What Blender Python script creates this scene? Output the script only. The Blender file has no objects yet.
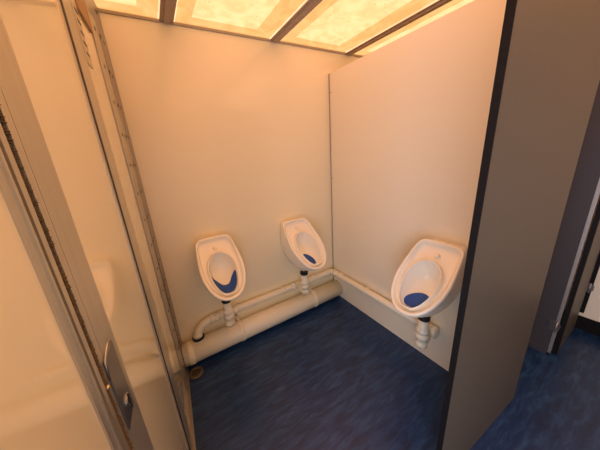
import bpy, bmesh, math
from mathutils import Vector, Matrix
C = bpy.context.scene.collection
sc = bpy.context.scene
W, YB, ZC, ZB = 1.405, 1.66, 2.212, 2.041

# ------------------------------------------------------------ materials
def mat(name, col, rough=.5, metal=0., spec=.5, noise=None, bump=None, coat=0.):
    m = bpy.data.materials.new(name); m.use_nodes = True
    nt = m.node_tree; b = nt.nodes['Principled BSDF']
    b.inputs['Base Color'].default_value = (*col, 1)
    b.inputs['Roughness'].default_value = rough
    b.inputs['Metallic'].default_value = metal
    b.inputs['Specular IOR Level'].default_value = spec
    b.inputs['Coat Weight'].default_value = coat; b.inputs['Coat Roughness'].default_value = .04
    tc = nt.nodes.new('ShaderNodeTexCoord')
    if noise:
        scl, c2, stretch, lo, hi = noise
        mp = nt.nodes.new('ShaderNodeMapping'); mp.inputs['Scale'].default_value = stretch
        n = nt.nodes.new('ShaderNodeTexNoise'); n.inputs['Scale'].default_value = scl
        n.inputs['Detail'].default_value = 6
        r = nt.nodes.new('ShaderNodeValToRGB')
        r.color_ramp.elements[0].position = lo; r.color_ramp.elements[1].position = hi
        r.color_ramp.elements[0].color = (*col, 1); r.color_ramp.elements[1].color = (*c2, 1)
        nt.links.new(tc.outputs['Object'], mp.inputs[0]); nt.links.new(mp.outputs[0], n.inputs['Vector'])
        nt.links.new(n.outputs['Fac'], r.inputs[0]); nt.links.new(r.outputs[0], b.inputs['Base Color'])
    if bump:
        scl, st = bump
        n = nt.nodes.new('ShaderNodeTexNoise'); n.inputs['Scale'].default_value = scl
        bp = nt.nodes.new('ShaderNodeBump'); bp.inputs['Strength'].default_value = st; bp.inputs['Distance'].default_value = .002
        nt.links.new(tc.outputs['Object'], n.inputs['Vector']); nt.links.new(n.outputs['Fac'], bp.inputs['Height'])
        nt.links.new(bp.outputs[0], b.inputs['Normal'])
    return m
M = {}
M['wall'] = mat('cream_wall', (.90, .82, .58), .12, noise=(3, (.885, .805, .565), (1, 1, 1), .3, .7))
M['leaf'] = mat('cream_gloss', (.91, .855, .61), .055, spec=.8, coat=.7)
M['partition'] = mat('cream_laminate', (.875, .81, .63), .38, noise=(260, (.865, .80, .62), (1, 1, .15), .35, .65))
M['ceramic'] = mat('white_ceramic', (.91, .87, .73), .10, coat=.3)
M['pvc'] = mat('cream_pvc', (.87, .81, .61), .32)
M['rubber'] = mat('black_rubber', (.012, .01, .012), .5)
M['blue'] = mat('blue_mat', (.005, .055, .30), .6, noise=(420, (.02, .12, .46), (1, 1, 1), .45, .6), bump=(500, .6))
M['alu'] = mat('brushed_aluminium', (.60, .57, .48), .36, metal=.75, noise=(60, (.54, .51, .43), (1, 1, .03), .3, .7))
M['alud'] = mat('dull_aluminium', (.36, .34, .31), .42, metal=.7)
M['steel'] = mat('stainless_steel', (.62, .60, .57), .25, metal=1)
M['lock'] = mat('dark_steel', (.26, .25, .24), .3, metal=.9)
M['brass'] = mat('brass', (.75, .6, .35), .3, metal=1)
M['brush'] = mat('brush_hair', (.20, .15, .085), .9, noise=(900, (.05, .04, .025), (1, 1, .6), .4, .6))
M['ochre'] = mat('ochre_wood', (.42, .27, .12), .6, noise=(30, (.34, .21, .09), (1, 1, .2), .3, .7))
M['grey'] = mat('grey_laminate', (.105, .092, .070), .45, spec=.3, noise=(300, (.090, .079, .060), (1, 1, .2), .35, .65))
M['pil'] = mat('dark_grey_laminate', (.052, .050, .055), .45, spec=.3, noise=(300, (.044, .042, .047), (1, 1, .2), .35, .65))
M['black'] = mat('black_edge', (.006, .005, .005), .6, spec=.2)
M['beam'] = mat('beam_paint', (.42, .33, .24), .6)
M['roof'] = mat('roof_top', (.5, .45, .38), .8)
M['drain'] = mat('tarnished_metal', (.22, .17, .13), .4, metal=.8)
M['dot'] = mat('dark_screw', (.06, .045, .04), .5, metal=.5)
M['hole'] = mat('dark_slot', (.01, .01, .01), .9)

# floor: dark blue vinyl with marbled streaks
m = mat('blue_vinyl', (.01, .03, .1), .34); M['floor'] = m
nt = m.node_tree; b = nt.nodes['Principled BSDF']; tc = nt.nodes.new('ShaderNodeTexCoord')
mp = nt.nodes.new('ShaderNodeMapping'); mp.inputs['Scale'].default_value = (3.0, 15, 1); mp.inputs['Rotation'].default_value = (0, 0, .25)
n1 = nt.nodes.new('ShaderNodeTexNoise'); n1.inputs['Scale'].default_value = 2.2; n1.inputs['Detail'].default_value = 9; n1.inputs['Distortion'].default_value = .7; n1.inputs['Roughness'].default_value = .65
r1 = nt.nodes.new('ShaderNodeValToRGB')
for e, (p, c) in zip([r1.color_ramp.elements[0], r1.color_ramp.elements[1]], [(.33, (.004, .018, .062)), (.70, (.024, .080, .19))]):
    e.position = p; e.color = (*c, 1)
e = r1.color_ramp.elements.new(.5); e.color = (.007, .034, .115, 1)
nt.links.new(tc.outputs['Object'], mp.inputs[0]); nt.links.new(mp.outputs[0], n1.inputs['Vector'])
nt.links.new(n1.outputs['Fac'], r1.inputs[0]); nt.links.new(r1.outputs[0], b.inputs['Base Color'])

def lit(name, col, strength, speck=False):
    m = bpy.data.materials.new(name); m.use_nodes = True; nt = m.node_tree; nt.nodes.clear()
    o = nt.nodes.new('ShaderNodeOutputMaterial'); e = nt.nodes.new('ShaderNodeEmission')
    e.inputs['Strength'].default_value = strength
    tc = nt.nodes.new('ShaderNodeTexCoord')
    n = nt.nodes.new('ShaderNodeTexNoise'); n.inputs['Scale'].default_value = 7; n.inputs['Detail'].default_value = 7; n.inputs['Distortion'].default_value = 1.5
    r = nt.nodes.new('ShaderNodeValToRGB'); r.color_ramp.elements[0].position = .35; r.color_ramp.elements[1].position = .62
    r.color_ramp.elements[0].color = (col[0]*.90, col[1]*.82, col[2]*.72, 1); r.color_ramp.elements[1].color = (*col, 1)
    nt.links.new(tc.outputs['Object'], n.inputs['Vector']); nt.links.new(n.outputs['Fac'], r.inputs[0])
    out = r.outputs[0]
    if speck:
        v = nt.nodes.new('ShaderNodeTexVoronoi'); v.inputs['Scale'].default_value = 34
        lt = nt.nodes.new('ShaderNodeMath'); lt.operation = 'LESS_THAN'; lt.inputs[1].default_value = .13
        n2 = nt.nodes.new('ShaderNodeTexNoise'); n2.inputs['Scale'].default_value = 5
        gt = nt.nodes.new('ShaderNodeMath'); gt.operation = 'GREATER_THAN'; gt.inputs[1].default_value = .50
        mu = nt.nodes.new('ShaderNodeMath'); mu.operation = 'MULTIPLY'
        mx = nt.nodes.new('ShaderNodeMix'); mx.data_type = 'RGBA'; mx.inputs[7].default_value = (.35, .20, .08, 1)
        nt.links.new(tc.outputs['Object'], v.inputs['Vector']); nt.links.new(tc.outputs['Object'], n2.inputs['Vector'])
        nt.links.new(v.outputs['Distance'], lt.inputs[0]); nt.links.new(n2.outputs['Fac'], gt.inputs[0])
        nt.links.new(lt.outputs[0], mu.inputs[0]); nt.links.new(gt.outputs[0], mu.inputs[1])
        nt.links.new(mu.outputs[0], mx.inputs[0]); nt.links.new(out, mx.inputs[6]); out = mx.outputs[2]
    nt.links.new(out, e.inputs['Color']); nt.links.new(e.outputs[0], o.inputs[0])
    return m
M['pane'] = lit('daylit_roof_sheet', (1.0, .43, .20), 2.15, True)
M['border'] = lit('daylit_roof_lap', (1.0, .52, .19), 1.25)
M['beam_highlight'] = lit('highlight_glow', (1.0, .5, .28), 2.0)  # glow standing in for the whitish highlight lines beside the beams

# ------------------------------------------------------------ mesh helpers
def obj(name, bm, m, parent=None, smooth=False, bevel=0):
    me = bpy.data.meshes.new(name); bmesh.ops.recalc_face_normals(bm, faces=bm.faces[:]); bm.to_mesh(me); bm.free()
    o = bpy.data.objects.new(name, me); C.objects.link(o); me.materials.append(m)
    if smooth:
        for p in me.polygons: p.use_smooth = True
    if bevel:
        b = o.modifiers.new('bevel', 'BEVEL'); b.width = bevel; b.segments = 2; b.limit_method = 'ANGLE'
    if parent: o.parent = parent
    return o
def box(bm, x0, x1, y0, y1, z0, z1):
    r = bmesh.ops.create_cube(bm, size=1)
    for v in r['verts']:
        v.co = Vector(((x0+x1)/2+v.co.x*(x1-x0), (y0+y1)/2+v.co.y*(y1-y0), (z0+z1)/2+v.co.z*(z1-z0)))
def bx(*a):
    bm = bmesh.new(); box(bm, *a); return bm
def bxs(L):
    bm = bmesh.new()
    for a in L: box(bm, *a)
    return bm
def tube(bm, pts, rads, n=24, cap=True):
    """swept tube; pts list of vectors, rads one radius per point"""
    pts = [Vector(p) for p in pts]
    if not isinstance(rads, (list, tuple)): rads = [rads]*len(pts)
    rings = []; prev = None
    for i, p in enumerate(pts):
        a = pts[max(i-1, 0)]; c = pts[min(i+1, len(pts)-1)]
        t = (c-a)
        t = t.normalized() if t.length > 1e-9 else Vector((0, 0, 1))
        if prev is None:
            ref = Vector((0, 0, 1)) if abs(t.z) < .9 else Vector((1, 0, 0))
            u = t.cross(ref).normalized()
        else:
            u = (prev - t*prev.dot(t)).normalized()
        prev = u; w = t.cross(u)
        rings.append([bm.verts.new(p + (u*math.cos(k*2*math.pi/n)+w*math.sin(k*2*math.pi/n))*rads[i]) for k in range(n)])
    for a, c in zip(rings, rings[1:]):
        for k in range(n): bm.faces.new((a[k], a[(k+1) % n], c[(k+1) % n], c[k]))
    if cap:
        bm.faces.new(rings[0]); bm.faces.new(rings[-1][::-1])
def arc(p0, pc, p1, n=10):
    p0, pc, p1 = Vector(p0), Vector(pc), Vector(p1)
    return [p0*(1-t)**2+pc*2*t*(1-t)+p1*t*t for t in [i/n for i in range(n+1)]]
def lathe(bm, origin, axis, prof, n=28):
    """prof: (dist along axis, radius)"""
    o = Vector(origin); a = Vector(axis).normalized()
    ref = Vector((0, 0, 1)) if abs(a.z) < .9 else Vector((1, 0, 0))
    u = a.cross(ref).normalized(); w = a.cross(u); rings = []
    for d, r in prof:
        rings.append([bm.verts.new(o+a*d+(u*math.cos(k*2*math.pi/n)+w*math.sin(k*2*math.pi/n))*max(r, 1e-4)) for k in range(n)])
    for p, q in zip(rings, rings[1:]):
        for k in range(n): bm.faces.new((p[k], p[(k+1) % n], q[(k+1) % n], q[k]))
    bm.faces.new(rings[0]); bm.faces.new(rings[-1][::-1])
def empty(name, loc=(0, 0, 0), rz=0):
    o = bpy.data.objects.new(name, None); C.objects.link(o); o.location = loc; o.rotation_euler = (0, 0, rz)
    o.empty_display_size = .05; return o
def tag(o, label=None, cat=None, group=None, kind=None):
    if label: o['label'] = label
    if cat: o['category'] = cat
    if group: o['group'] = group
    if kind: o['kind'] = kind
    return o
def struct(name, bm, m, label=None, **k):
    o = obj(name, bm, m, **k); o['kind'] = 'structure'
    if label: o['label'] = label
    return o

# ------------------------------------------------------------ the shell
XL, XR, YF = -.30, 2.57, -1.0
struct('floor', bx(-.32, XR+.1, YF-.1, YB+.05, -.05, 0), M['floor'], 'dark blue marbled vinyl floor')
struct('wall_back', bx(-.32, XR+.1, YB, YB+.05, 0, ZC+.1), M['wall'], 'glossy cream wall behind the two urinals')
struct('wall_right', bx(XR, XR+.05, YF, YB, 0, ZC+.1), M['partition'], 'cream wall at the far right')
struct('baseboard_right', bx(XR-.015, XR, YF, YB, 0, .105), M['black'], 'black skirting along the right wall')
struct('wall_front', bx(-.32, XR+.1, YF-.05, YF, 0, ZC+.1), M['partition'], 'wall behind the viewer')
struct('ceiling', bx(-.32, XR+.1, YF-.05, YB+.05, ZC+.035, ZC+.09), M['roof'], 'roof deck above the translucent sheets')
struct('trim_1', bx(-.10, XR, YB-.008, YB, ZC-.012, ZC), M['beam'], 'thin brown trim along the top of the back wall')

# roof beams and translucent sheets between them
beams = [.24, .926, 1.63, 2.33]
for i, x in enumerate(beams):
    bm = bxs([(x-.036, x+.036, YF, YB-.008, ZC-.006, ZC+.03), (x-.016, x+.016, YF, YB-.008, ZC-.016, ZC-.006)])
    struct('trim_%d' % (i+2), bm, M['beam'], 'brown roof beam running towards the back wall')
edges = [-.25] + beams + [XR+.06]
for i, (a, c) in enumerate(zip(edges, edges[1:])):
    x0 = a+.036; x1 = c-.036
    p = struct('window_%d' % (i+1), bx(x0, x1, YF, YB-.008, ZC+.02, ZC+.03), M['pane'], 'yellowed translucent roof sheet with dirt specks lit by daylight')
    bl, br = (.09, .12) if i else (.06, .10)
    q = obj('sheet_border', bxs([(x0, x0+bl, YF, YB-.008, ZC+.004, ZC+.014), (x1-br, x1, YF, YB-.008, ZC+.004, ZC+.014),
                                 (x0+bl, x1-br, YB-.062, YB-.008, ZC+.004, ZC+.014)]), M['border'], p)
    obj('beam_highlight', bxs([(x0, x0+.007, YF, YB-.014, ZC-.002, ZC+.003), (x1-.007, x1, YF, YB-.014, ZC-.002, ZC+.003)]), M['beam_highlight'], p)  # highlight lines along the beams, drawn as thin glowing strips

# ------------------------------------------------------------ left side, in a frame turned with the door
A = -math.atan(.0545)
def left(name): return empty(name, (-.173, 0, 0), A)
def lobj(name, bm, m, parent, **k): return obj(name, bm, m, parent, **k)
def lstruct(name, L, m, label=None):
    o = struct(name, bxs(L), m, label); o.location = (-.173, 0, 0); o.rotation_euler = (0, 0, A); return o
# doorway behind the viewer is open to daylight
lstruct('wall_left', [(-.045, 0, .14, .386, 0, ZC+.05), (-.045, 0, YF, -.78, 0, ZC+.05), (-.045, 0, -.78, .14, 2.02, ZC+.05),
                      (-.045, -.002, .428, .932, 1.93, ZC+.05), (-.045, 0, 1.082, 1.35, 0, ZC+.05)], M['leaf'], 'glossy cream left wall panels reflecting the pipes')
def prism(poly, z0, z1):
    bm = bmesh.new(); lo = [bm.verts.new((x, y, z0)) for x, y in poly]; hi = [bm.verts.new((x, y, z1)) for x, y in poly]; n = len(poly)
    bm.faces.new(lo[::-1]); bm.faces.new(hi)
    for i in range(n): bm.faces.new((lo[i], lo[(i+1) % n], hi[(i+1) % n], hi[i]))
    return bm
HS = .014/.30
post = struct('trim_6', prism([(-.045, 1.35), (0, 1.35), (.014, 1.65), (.014, 1.658), (-.045, 1.658)], 0, ZC+.02), M['alud'], 'grey metal corner post of the door hinge')
post.location = (-.173, 0, 0); post.rotation_euler = (0, 0, A)
# aluminium jamb with black seal
j = lstruct('trim_7', [(-.045, .0055, .950, 1.030, 0, ZC), (-.045, .002, 1.030, 1.082, 0, ZC)], M['alu'], 'aluminium door jamb')
obj('seal', bx(-.03, .0055, .932, .9499, .0, ZC), M['rubber'], j)['label'] = 'black rubber seal'
# channel on the near side of the leaf
lstruct('trim_8', [(-.045, .003, .386, .401, 0, ZC), (-.045, .0055, .401, .406, 0, ZC), (-.045, -.004, .406, .416, 0, ZC), (-.045, .0045, .416, .428, 0, ZC)], M['alu'], 'aluminium channel frame beside the brush seal')
# threshold
lstruct('trim_9', [(-.01, .006, .41, 1.50, 0, .018), (.006, .014, .41, 1.63, 0, .006), (.014, .020, .41, 1.63, 0, .010)], M['alud'], 'metal threshold strips along the door foot')
# door leaf
d = tag(left('door_1'), 'glossy cream door leaf with wide aluminium stile and lock plate', kind='structure')
lobj('door_panel', bx(-.04, 0, .54, .918, .03, 1.915), M['leaf'], d)
s = lobj('stile', bxs([(-.042, .004, .4425, .460, .03, 1.915), (-.042, .0034, .460, .4618, .03, 1.915), (-.042, .004, .4618, .526, .03, 1.915), (-.042, .0034, .526, .5275, .03, 1.915), (-.042, .003, .5275, .5405, .03, 1.915)]), M['alu'], d)
s['label'] = 'wide aluminium edge stile'
lobj('stile', bx(-.042, .004, .918, .931, .03, 1.915), M['alu'], d)['label'] = 'narrow aluminium edge strip beside the black seal'
# brush seal: one strip of fine bristles
bm = bmesh.new(); box(bm, -.03, .001, .4285, .4415, .03, 1.915)
import random
rnd = random.Random(3)
z = .04
while z < 1.9:
    L = rnd.random()*.0009
    box(bm, .001, .0015+rnd.random()*.004, 0.4305, .442+L, z, z+.0012); z += .0034
bs = lobj('brush_seal', bm, M['brush'], d); bs['label'] = 'brown bristle draught brush'
# lock plate
lp = lobj('lock_plate', bx(.004, .0075, .450, .510, .952, 1.122), M['lock'], d, bevel=.001); lp['label'] = 'dark steel lock plate'
bm = bmesh.new(); tube(bm, [(.006, .450, 1.08), (.008, .450, 1.122), (.010, .464, 1.134), (.012, .482, 1.143)], [.0016, .0018, .0018, .0016], 10)
lobj('handle', bm, M['steel'], lp, smooth=True)['label'] = 'bright bent lip at the top of the plate'
bm = bmesh.new(); lathe(bm, (.0075, .484, .992), (1, 0, 0), [(0, .013), (.002, .013), (.003, .011)])
lobj('keyhole_rose', bm, M['steel'], lp, smooth=False)
bm = bmesh.new(); box(bm, .0105, .012, .4815, .4865, .984, 1.004); box(bm, .0105, .0115, .482, .486, .968, .984)
lobj('thumb_turn', bm, M['hole'], lp)
bm = bmesh.new(); lathe(bm, (.001, .434, 1.082), (1, 0, 0), [(0, .004), (.006, .004), (.008, .002)], 12)
lobj('latch_bolt', bm, M['brass'], d, smooth=True)['label'] = 'small brass stud in the brush strip'
# piano hinge on the post
h = tag(left('piano_hinge'), 'long metal piano hinge with rows of small screws beside the corner', 'hinge')
def hp(y, off): return ((y-1.35)*HS+off)
def hleaf(y0, y1): return prism([(hp(y0, .0004), y0), (hp(y0, .003), y0), (hp(y1, .003), y1), (hp(y1, .0004), y1)], .03, 2.08)
lobj('hinge_leaf', hleaf(1.372, 1.487), M['alu'], h)
lobj('hinge_leaf', hleaf(1.500, 1.640), M['alud'], h)
bm = bmesh.new(); tube(bm, [(hp(1.4935, .003), 1.4935, .03), (hp(1.4935, .003), 1.4935, 2.08)], .0045, 12)
lobj('knuckle', bm, M['alud'], h, smooth=True)
for k in range(14):
    z = 2.03 - k*.145
    for y in (1.43, 1.4935, 1.565):
        bm = bmesh.new(); lathe(bm, (hp(y, .003 if y != 1.4935 else .0072), y, z), (1, 0, 0), [(0, .0085), (.0015, .0075), (.002, .002)], 10)
        lobj('screw', bm, M['dot'], h)
# slotted bracket and packer block at the head of the jamb
b_ = tag(left('slotted_bracket'), 'slotted metal strip near the top of the door jamb', 'bracket')
lobj('strip', bx(0, .003, 1.084, 1.155, 1.79, 2.04), M['alu'], b_)
for k in range(5):
    zz = 1.948-k*.031
    lobj('slot', bx(.003, .0036, 1.112, 1.150, zz, zz+.007), M['hole'], b_)
t = obj('packer_block', bx(0, .008, 1.165, 1.345, 1.975, 2.15), M['ochre'], bevel=.002); t.location = (-.173, 0, 0); t.rotation_euler = (0, 0, A)
tag(t, 'ochre wooden packer block fixed high up beside the slotted strip', 'block')
t = empty('door_catch', (-.092, 1.585, 2.165)); tag(t, 'small dark metal catch at the top corner of the post', 'catch')
obj('catch_plate', bx(0, .004, -.03, .03, -.02, .09), M['lock'], t)
bm = bmesh.new(); lathe(bm, (.004, .0, 0), (1, 0, 0), [(0, .011), (.012, .011), (.015, .007)], 16); obj('catch_pin', bm, M['dot'], t)
bm = bmesh.new(); tube(bm, [(.008, -.015, .035), (.012, -.03, .06), (.02, -.03, .09)], .006, 10); obj('catch_arm', bm, M['dot'], t, smooth=True)

# ------------------------------------------------------------ partitions
def panel(name, label, cat, x0, x1, y0, y1, z0, z1, face, edge, along, ew=.004):
    t = empty(name, ((x0+x1)/2, (y0+y1)/2, z0)); tag(t, label, cat)
    cx, cy = (x0+x1)/2, (y0+y1)/2
    X0, X1, Y0, Y1, H = x0-cx, x1-cx, y0-cy, y1-cy, z1-z0
    if along == 'x':
        obj('board', bx(X0+ew, X1-ew, Y0, Y1, 0, H-ew), face, t)
        obj('edge_strip', bxs([(X0, X0+ew, Y0, Y1, 0, H), (X1-ew, X1, Y0, Y1, 0, H), (X0+ew, X1-ew, Y0, Y1, H-ew, H)]), edge, t)['label'] = 'black board edge'
    else:
        obj('board', bx(X0, X1, Y0+ew, Y1-ew, 0, H-ew), face, t)
        obj('edge_strip', bxs([(X0, X1, Y0, Y0+ew, 0, H), (X0, X1, Y1-ew, Y1, 0, H), (X0, X1, Y0+ew, Y1-ew, H-ew, H)]), edge, t)['label'] = 'board edge'
    return t
P = panel('urinal_partition', 'tall cream partition board behind the single right-hand urinal', 'partition', W, W+.019, .285, YB-.001, 0, ZB, M['partition'], M['partition'], 'y', .003)
bm = bmesh.new(); box(bm, -.0125, -.0093, .668, .6785, 0, ZB); obj('corner_trim', bm, M['alud'], P)
for z in (1.90, 1.2):
    bm = bmesh.new(); lathe(bm, (-.0094, .658, z), (-1, 0, 0), [(0, .004), (.0015, .004), (.002, .002)], 10); obj('screw', bm, M['dot'], P)
F = empty('privacy_screen', (.77, .272, 0), -.0347); tag(F, 'large dark grey screen board with black edge, right of the single urinal', 'screen')
obj('board', bx(.003, .75, 0, .018, 0.004, 2.05), M['grey'], F)
obj('edge_strip', bx(0, .003, -.0004, .0186, 0.004, 2.05), M['black'], F)['label'] = 'black edge of the board'
PL = empty('cubicle_pilaster', (2.07, .5, 0)); tag(PL, 'narrow dark grey cubicle post with light edge, behind the big screen board', 'post')
obj('board', bx(-.010, .010, -.255, .30, 0.0, 2.05), M['pil'], PL)
obj('light_edge', bx(-.004, .013, -.272, -.256, 0.02, 2.05), M['alud'], PL)['label'] = 'pale metal edge strip'
obj('foot', bx(-.06, -.015, -.18, -.15, 0, .03), M['steel'], PL)
def hinge(t, x, y, z):
    b1 = obj('hinge', bxs([(x-.005, x-.001, y-.020, y+.016, z-.035, z+.035), (x-.008, x-.001, y-.036, y-.020, z-.016, z+.022)]), M['lock'], t, bevel=.001)
    bm = bmesh.new(); tube(bm, [(x-.008, y-.02, z-.038), (x-.008, y-.02, z+.038)], .0045, 12); obj('hinge_pin', bm, M['alud'], b1, smooth=True)
hinge(PL, -.010, -.245, .235)
DR = empty('cubicle_door', (2.10, .205, 0)); tag(DR, 'narrow brown-grey cubicle door with black edge standing ajar beside the post', 'door')
obj('board', bx(.006, .40, 0, .019, .012, 2.03), M['grey'], DR)
obj('edge_strip', bx(-.012, .006, -.001, .020, .012, 2.03), M['black'], DR)['label'] = 'black door edge'
P2 = empty('cubicle_pilaster', (2.545, .22, .15)); tag(P2, 'farther cubicle post with a metal hinge against the cream right wall', 'post')
obj('board', bx(-.010, 0.012, -.014, .05, 0.0, 1.9), M['pil'], P2)
obj('edge_strip', bx(-.012, .012, -.032, -.0145, 0.0, 1.9), M['black'], P2)['label'] = 'black post edge'
hinge(P2, -.012, -.004, .21)
bm = bxs([(-.006, .024, .01, .03, -.15, 0)]); obj('foot', bm, M['alud'], P2)

# ------------------------------------------------------------ urinals
TT = Vector((0, .080, .899)); LL = Vector((0, .415, .588)); ET = (LL-TT).normalized(); LEN = (LL-TT).length
EN = Vector((0, -ET.z, ET.y)); EN.normalize()
CT = .235*LEN/.4385
_K = LEN/.4385
half = [(a*.891*(1+.083*(1-b/.4385)), b*_K) for a, b in [(0, -.006), (.07, -.004), (.106, .000), (.121, .010), (.129, .034), (.140, .10), (.150, .17), (.154, .225), (.149, .285), (.131, .345), (.103, .392), (.066, .424), (.03, .436), (0, .4385)]]
def outline_r(th):
    """radius of the rim outline from (0, CT); th=0 points down the bowl, +-pi up"""
    s_, c_ = abs(math.sin(th)), math.cos(th)
    best = .2
    for (a, b), (c, d) in zip(half, half[1:]):
        b -= CT; d -= CT
        # ray (s_,c_)*r hits segment
        den = s_*(d-b)-c_*(c-a)
        if abs(den) < 1e-9: continue
        r = (a*(d-b)-b*(c-a))/den
        u = ((r*s_-a)*(c-a)+(r*c_-b)*(d-b))/((c-a)**2+(d-b)**2)
        if -1e-6 <= u <= 1+1e-6 and r > 0: best = r
    return best
def egg_r(th):
    s_, c_ = math.sin(th), math.cos(th)
    v = .172 if c_ > 0 else .116
    return min(1/math.sqrt((s_/.082)**2+(c_/v)**2), outline_r(th)-.046)
PROF = [(1.0, -.016), (.97, -.026), (.92, -.047), (.85, -.070), (.75, -.090), (.62, -.104), (.45, -.113), (.25, -.117), (.0, -.118)]
def cav_k(rho):
    for (a, ka), (b, kb) in zip(PROF, PROF[1:]):
        if rho >= b: 
            u = (a-rho)/(a-b); return ka+(kb-ka)*u
    return PROF[-1][1]
def flat(t, k):
    g = max(0, min(1, (t-CT+.06)/.20)); return k if k > -.016 else -.016+(k+.016)*(1-.55*g*g*(3-2*g))
def P3(s, t, k): return TT + Vector((1, 0, 0))*s + ET*t + EN*k
N = 96
TH = [2*math.pi*i/N - math.pi for i in range(N)]
# smoothed outline radii
RO = [outline_r(t) for t in TH]
for _ in range(1): RO = [(RO[i-1]+2*RO[i]+RO[(i+1) % N])/4 for i in range(N)]
def bowl_bm():
    bm = bmesh.new(); rings = []
    def ring(fn): rings.append([bm.verts.new(fn(i, th)) for i, th in enumerate(TH)])
    def st(i, th, r): return r*math.sin(th), CT+r*math.cos(th)
    def body(u):
        def fn(i, th):
            s, t = st(i, th, RO[i]); rim = P3(s, t, -.012)
            q = max(0, min(1, t/LEN))
            wall = Vector((s*.76, 0, .884 - q*.36))
            p = wall.lerp(rim, u)
            p.x += s*.05*math.sin(math.pi*u)
            p.z -= .060*math.sin(math.pi*u)*q*q
            return p
        return fn
    for u in (0, .12, .25, .4, .55, .7, .85, .95, 1): ring(body(u))
    for ins, k in ((0, -.006), (.002, -.001), (.006, .002), (.013, .002), (.018, -.001), (.021, -.008), (.025, -.022), (.0315, -.031)):
        ring(lambda i, th, ins=ins, k=k: P3(*st(i, th, RO[i]-ins), k))
    # recessed plate to raised bowl lip
    def mid(w):
        return lambda i, th: P3(*st(i, th, (RO[i]-.033)*(1-w)+(min(egg_r(th)+.018, RO[i]-.0345))*w), -.032)
    ring(mid(.5)); ring(mid(1))
    def er(th, i, x): return egg_r(th)+x*.9
    for x, k in ((.0155, -.024), (.0135, -.007), (.0095, .002), (.004, .002), (.0005, -.007)):
        ring(lambda i, th, x=x, k=k: P3(*st(i, th, er(th, i, x)), k))
    for rho, k in PROF[:-1]:
        ring(lambda i, th, rho=rho, k=k: P3(*st(i, th, er(th, i, 0)*rho), flat(CT+er(th, i, 0)*rho*math.cos(th), k)))
    for a, b in zip(rings, rings[1:]):
        for i in range(N): bm.faces.new((a[i], a[(i+1) % N], b[(i+1) % N], b[i]))
    c = bm.verts.new(P3(0, CT, flat(CT, PROF[-1][1])))
    for i in range(N): bm.faces.new((rings[-1][i], rings[-1][(i+1) % N], c))
    bm.faces.new(rings[0][::-1])
    # outlet spigot
    tube(bm, [(0, .185, .54), (0, .185, .463)], [.034, .030], 24)
    return bm
def surf(s, t, lift):
    th = math.atan2(s, t-CT); rho = math.hypot(s, t-CT)/egg_r(th)
    return P3(s, t, flat(t, cav_k(min(rho, 1)))+lift)
def mat_bm(kind):
    bm = bmesh.new(); nu, nv = 36, 12
    def patch(f):
        top = [[bm.verts.new(surf(*f(i/nu, j/nv), .007)) for j in range(nv+1)] for i in range(nu+1)]
        bot = [[bm.verts.new(surf(*f(i/nu, j/nv), .001)) for j in range(nv+1)] for i in range(nu+1)]
        for g in (top, bot):
            for i in range(nu):
                for k in range(nv): bm.faces.new((g[i][k], g[i+1][k], g[i+1][k+1], g[i][k+1]))
        for i in range(nu):
            for k in (0, nv): bm.faces.new((top[i][k], top[i+1][k], bot[i+1][k], bot[i][k]))
        for k in range(nv):
            for i in (0, nu): bm.faces.new((top[i][k], top[i][k+1], bot[i][k+1], bot[i][k]))
    if kind == 'crescent':
        def f(u, v):
            th = math.radians(-74+148*u)
            e = abs(2*u-1)
            ro = .955; ri = .56+.33*e**2.6
            if e > .85: ro = .955-.02*(e-.85)/.15
            r = egg_r(th)*(ri+(ro-ri)*v)
            return r*math.sin(th), CT+r*math.cos(th)
    else:
        cs, ct, ru, rw = kind
        def f(u, v):
            a = 2*math.pi*u; r = .02+.98*v
            s = cs+ru*r*math.cos(a)*(1+.15*math.sin(a)); t = ct+rw*r*math.sin(a)
            th = math.atan2(s, t-CT); rr = math.hypot(s, t-CT); lim = egg_r(th)*.95
            if rr > lim: s *= lim/rr; t = CT+(t-CT)*lim/rr
            return s, t
    patch(f)
    bmesh.ops.remove_doubles(bm, verts=bm.verts[:], dist=1e-5)
    return bm
bowl_me = None
def urinal(loc, rz, label):
    global bowl_me
    t = empty('urinal', loc, rz); tag(t, label, 'urinal', 'wall-hung urinals')
    if bowl_me is None:
        o = obj('bowl', bowl_bm(), M['ceramic'], t, smooth=True)
        s = o.modifiers.new('sub', 'SUBSURF'); s.levels = 1; s.render_levels = 1
        bowl_me = o.data
    else:
        o = bpy.data.objects.new('bowl', bowl_me); C.objects.link(o); o.parent = t
        s = o.modifiers.new('sub', 'SUBSURF'); s.levels = 1; s.render_levels = 1
    bm = bmesh.new(); c = P3(.0, .074, -.031)
    lathe(bm, c-EN*.004, EN, [(0, .0155), (.006, .0155), (.009, .0125), (.014, .012), (.0165, .008), (.017, .002)], 24)
    obj('flush_inlet', bm, M['ceramic'], t, smooth=True)
    bm = bmesh.new(); lathe(bm, (0, .185, .465), (0, 0, -1), [(0, .031), (.002, .033), (.024, .033), (.026, .030)], 28)
    obj('outlet_gasket', bm, M['rubber'], t, smooth=False)['label'] = 'black rubber outlet collar'
    return t
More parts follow.
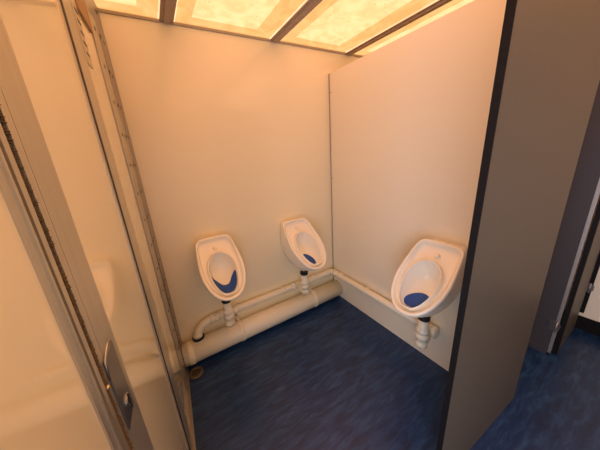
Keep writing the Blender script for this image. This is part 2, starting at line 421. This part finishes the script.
# local frame: +y out of the wall. rz=pi puts it on the back wall facing -y; the right one faces -x
U = [((.268, YB, .029), math.pi, 'white wall urinal with crescent blue mat, left of the two on the back wall', 'crescent'),
     ((.938, YB, .013), math.pi, 'white wall urinal on the back wall, next to the room corner', (.020, .345, .041, .064)),
     ((W, .622, 0), math.pi/2, 'white wall urinal alone on the right-hand partition', (-.020, .350, .060, .060))]
ML = ['blue crescent-shaped splash mat in the left urinal on the back wall', 'blue rounded splash mat in the urinal next to the room corner',
      'blue rounded splash mat in the urinal on the right-hand partition']
for (loc, rz, lab, kd), ml in zip(U, ML):
    urinal(loc, rz, lab)
    o = obj('urinal_mat', mat_bm(kd), M['blue'], None, smooth=True); o.location = loc; o.rotation_euler = (0, 0, rz)
    tag(o, ml, 'mat', 'blue splash mats')

# ------------------------------------------------------------ pipes
wp = empty('waste_pipe', (0, YB, 0)); tag(wp, 'thin cream waste pipe running round the corner below the urinals', 'pipe')
def wobj(name, bm, m=M['pvc'], smooth=True, label=None):
    o = obj(name, bm, m, wp, smooth=smooth); o.location = (0, -YB, 0)
    if label: o['label'] = label
    return o
ZP, R1, YP, XP = .272, .0265, YB-.042, W-.042
bm = bmesh.new()
tube(bm, [(.155, YP, ZP), (.30, YP, ZP), (XP-.07, YP, ZP)] + arc((XP-.06, YP, ZP), (XP, YP, ZP), (XP, YP-.06, ZP), 8) + [(XP, 1.2, ZP), (XP, .66, ZP)], R1, 24)
wobj('pipe', bm)
bm = bmesh.new()
tube(bm, arc((.17, YP, ZP), (.045, YP-.01, ZP), (.045, 1.592, .165), 12), R1+.003, 24)
tube(bm, [(.150, YP, ZP), (.185, YP, ZP)], R1+.006, 24)
tube(bm, [(.045, 1.596, .215), (.045, 1.592, .188)], R1+.007, 24)
wobj('elbow', bm)
bm = bmesh.new(); tube(bm, [(XP-.07, YP, ZP), (XP-.045, YP, ZP)], R1+.005, 24); tube(bm, arc((XP-.05, YP, ZP), (XP, YP, ZP), (XP, YP-.05, ZP), 8), R1+.003, 24); tube(bm, [(XP, YP-.045, ZP), (XP, YP-.07, ZP)], R1+.005, 24)
wobj('elbow', bm)
def tee(x, y, ztop, zbot, ax):
    """upright trap tube with ribbed nuts in front of the run; ax = direction of the run"""
    bm = bmesh.new()
    H = ztop-zbot
    lathe(bm, (x, y, ztop), (0, 0, -1), [(0, .026), (.002, .028), (H*.30, .028), (H*.31, .035), (H*.43, .036), (H*.44, .031), (H*.5, .031), (H*.51, .036),
          (H*.66, .036), (H*.67, .031), (H*.80, .031), (H*.82, .034), (H*.94, .033), (H, .022)], 26)
    return bm
tees = [(.268, YB-.185, .461, .262, 'x'), (.938, YB-.185, .445, .262, 'x')]
for x, y, zt_, zb_, ax in tees:
    bm = tee(x, y, zt_, zb_, ax)
    tube(bm, arc((x+.085, YP, ZP), (x+.01, YP, ZP-.002), (x, y+.01, ZP+.018), 8), R1+.003, 22)
    tube(bm, [(x-.05, YP, ZP), (x-.01, YP, ZP)], R1+.006, 22)
    tube(bm, [(x+.06, YP, ZP), (x+.115, YP, ZP)], R1+.005, 22)
    wobj('tee', bm)
bm = tee(W-.185, .622, .432, .235, 'y')
tube(bm, arc((XP, .72, ZP), (XP, .64, ZP-.01), (W-.180, .622, ZP-.0), 8), R1+.003, 22)
lathe(bm, (XP, .655, ZP-.004), (0, -1, 0), [(-.02, .030), (0, .030), (.001, .040), (.014, .0415), (.016, .037), (.022, .037), (.024, .040), (.046, .040), (.050, .034), (.052, .020)], 26)
wobj('tee', bm)
# clips
def clip(p, d):
    bm = bmesh.new(); p = Vector(p); d = Vector(d)
    tube(bm, [p-d*.009, p+d*.009], R1+.0035, 22)
    side = Vector((0, 1, 0)) if abs(d.x) > .5 else Vector((1, 0, 0))
    c = p+Vector((0, 0, R1+.006))
    box(bm, c.x-.009, c.x+.009, c.y-.009, c.y+.009, c.z-.004, c.z+.007)
    if abs(d.x) > .5: box(bm, p.x-.009, p.x+.009, p.y, YB, p.z-.012, p.z+.012)
    else: box(bm, p.x, W, p.y-.009, p.y+.009, p.z-.012, p.z+.012)
    o = wobj('clip', bm, smooth=False)
    bm = bmesh.new(); lathe(bm, c+Vector((0, 0, .007)), (0, 0, 1), [(0, .0045), (.002, .0045), (.0025, .003)], 10)
    s = obj('screw', bm, M['dot'], o)
for x in (.205, .385, .80, 1.12): clip((x, YP, ZP), (1, 0, 0))
for y in (1.50, 1.19, .83): clip((XP, y, ZP), (0, 1, 0))

R2 = .078; YP2 = YB-R2-.002; ZP2 = R2+.012
sp = empty('soil_pipe', (0, YP2, 0)); tag(sp, 'thick cream soil pipe along the foot of the back wall', 'pipe')
def sobj(name, bm, m=M['pvc'], smooth=True, label=None):
    o = obj(name, bm, m, sp, smooth=smooth); o.location = (0, -YP2, 0)
    if label: o['label'] = label
    return o
bm = bmesh.new(); tube(bm, [(-.115, YP2, ZP2), (.6, YP2, ZP2), (W-.002, YP2, ZP2)], R2, 40); sobj('pipe', bm)
for x0, x1 in ((-.045, -.005), (.345, .375), (1.07, 1.10)):
    bm = bmesh.new(); tube(bm, [(x0, YP2, ZP2), (x0+.003, YP2, ZP2), (x1-.003, YP2, ZP2), (x1, YP2, ZP2)], [R2+.001, R2+.005, R2+.005, R2+.001], 40); o = sobj('coupling', bm)
for x in (.36, 1.085):
    bm = bmesh.new(); box(bm, x-.008, x+.008, YB-.05, YB, ZP2+R2-.004, ZP2+R2+.012)
    o = sobj('clip', bm, smooth=False)
    for dz, dy in ((.022, -.012), (.06, -.004)):
        bm = bmesh.new(); lathe(bm, (x, YB+dy*0-.001, ZP2+R2+dz), (0, -1, 0), [(0, .006), (.004, .006), (.006, .003)], 10); obj('screw', bm, M['dot'], o)
# boss with black ring
bm = bmesh.new(); lathe(bm, (.045, 1.592, .128), (0, 0, 1), [(0, .040), (.035, .040), (.040, .036), (.048, .036)], 28); sobj('boss', bm)
bm = bmesh.new(); lathe(bm, (.045, 1.592, .1765), (0, 0, 1), [(0, .043), (.010, .043), (.0105, .030)], 28); sobj('boss_ring', bm, M['rubber'], False, 'black rubber ring')

# ------------------------------------------------------------ floor drain
dr = empty('floor_drain', (-.022, 1.475, 0)); tag(dr, 'round metal floor drain grate below the thick pipe by the door post', 'drain')
bm = bmesh.new(); lathe(bm, (0, 0, 0), (0, 0, 1), [(0, .050), (.003, .050), (.005, .046), (.004, .036), (.002, .034), (.002, .001)], 32); obj('grate', bm, M['drain'], dr)
bm = bmesh.new()
for r_, n_ in ((.024, 8), (.010, 4)):
    for k in range(n_):
        a = k*2*math.pi/n_; lathe(bm, (r_*math.cos(a), r_*math.sin(a), .0022), (0, 0, 1), [(0, .0055), (.0008, .0055)], 10)
obj('drain_holes', bm, M['hole'], dr)

# ------------------------------------------------------------ light
def area(name, loc, rot, sx, sy, e, col):
    l = bpy.data.lights.new(name, 'AREA'); l.shape = 'RECTANGLE'; l.size = sx; l.size_y = sy; l.energy = e; l.color = col
    o = bpy.data.objects.new(name, l); C.objects.link(o); o.location = loc; o.rotation_euler = rot; return o
# daylight entering by the open doorway behind the viewer on the left
area('doorway_daylight', (-.23, -.32, 1.0), (0, math.radians(-90), 0), 1.9, .86, 20.0, (.80, .82, 1.0))
w = bpy.data.worlds.new('world'); sc.world = w; w.use_nodes = True
w.node_tree.nodes['Background'].inputs[0].default_value = (.55, .7, 1, 1); w.node_tree.nodes['Background'].inputs[1].default_value = .6

# ------------------------------------------------------------ camera
cam = bpy.data.cameras.new('camera'); co = bpy.data.objects.new('camera', cam); C.objects.link(co); sc.camera = co
cam.sensor_fit = 'HORIZONTAL'; cam.sensor_width = 36; cam.lens = 229.474/600*36
cam.shift_x = 13.25/600; cam.shift_y = -4.906/600; cam.clip_start = .01
R = ((.86276158, -.2041798, .46255061), (-.49983601, -.20655432, .84112976), (-.07619988, -.95689389, -.28026355))
m = Matrix([[r[0], -r[1], -r[2], 0] for r in R] + [[0, 0, 0, 1]]); m.translation = (0, 0, 1.45)
co.matrix_world = m
sc.view_settings.view_transform = 'Standard'; sc.view_settings.look = 'None'; sc.view_settings.exposure = 0; sc.view_settings.gamma = 1
sc.view_settings.use_curve_mapping = False
sc.cycles.use_denoising = True
sc.cycles.max_bounces = 12; sc.cycles.diffuse_bounces = 8
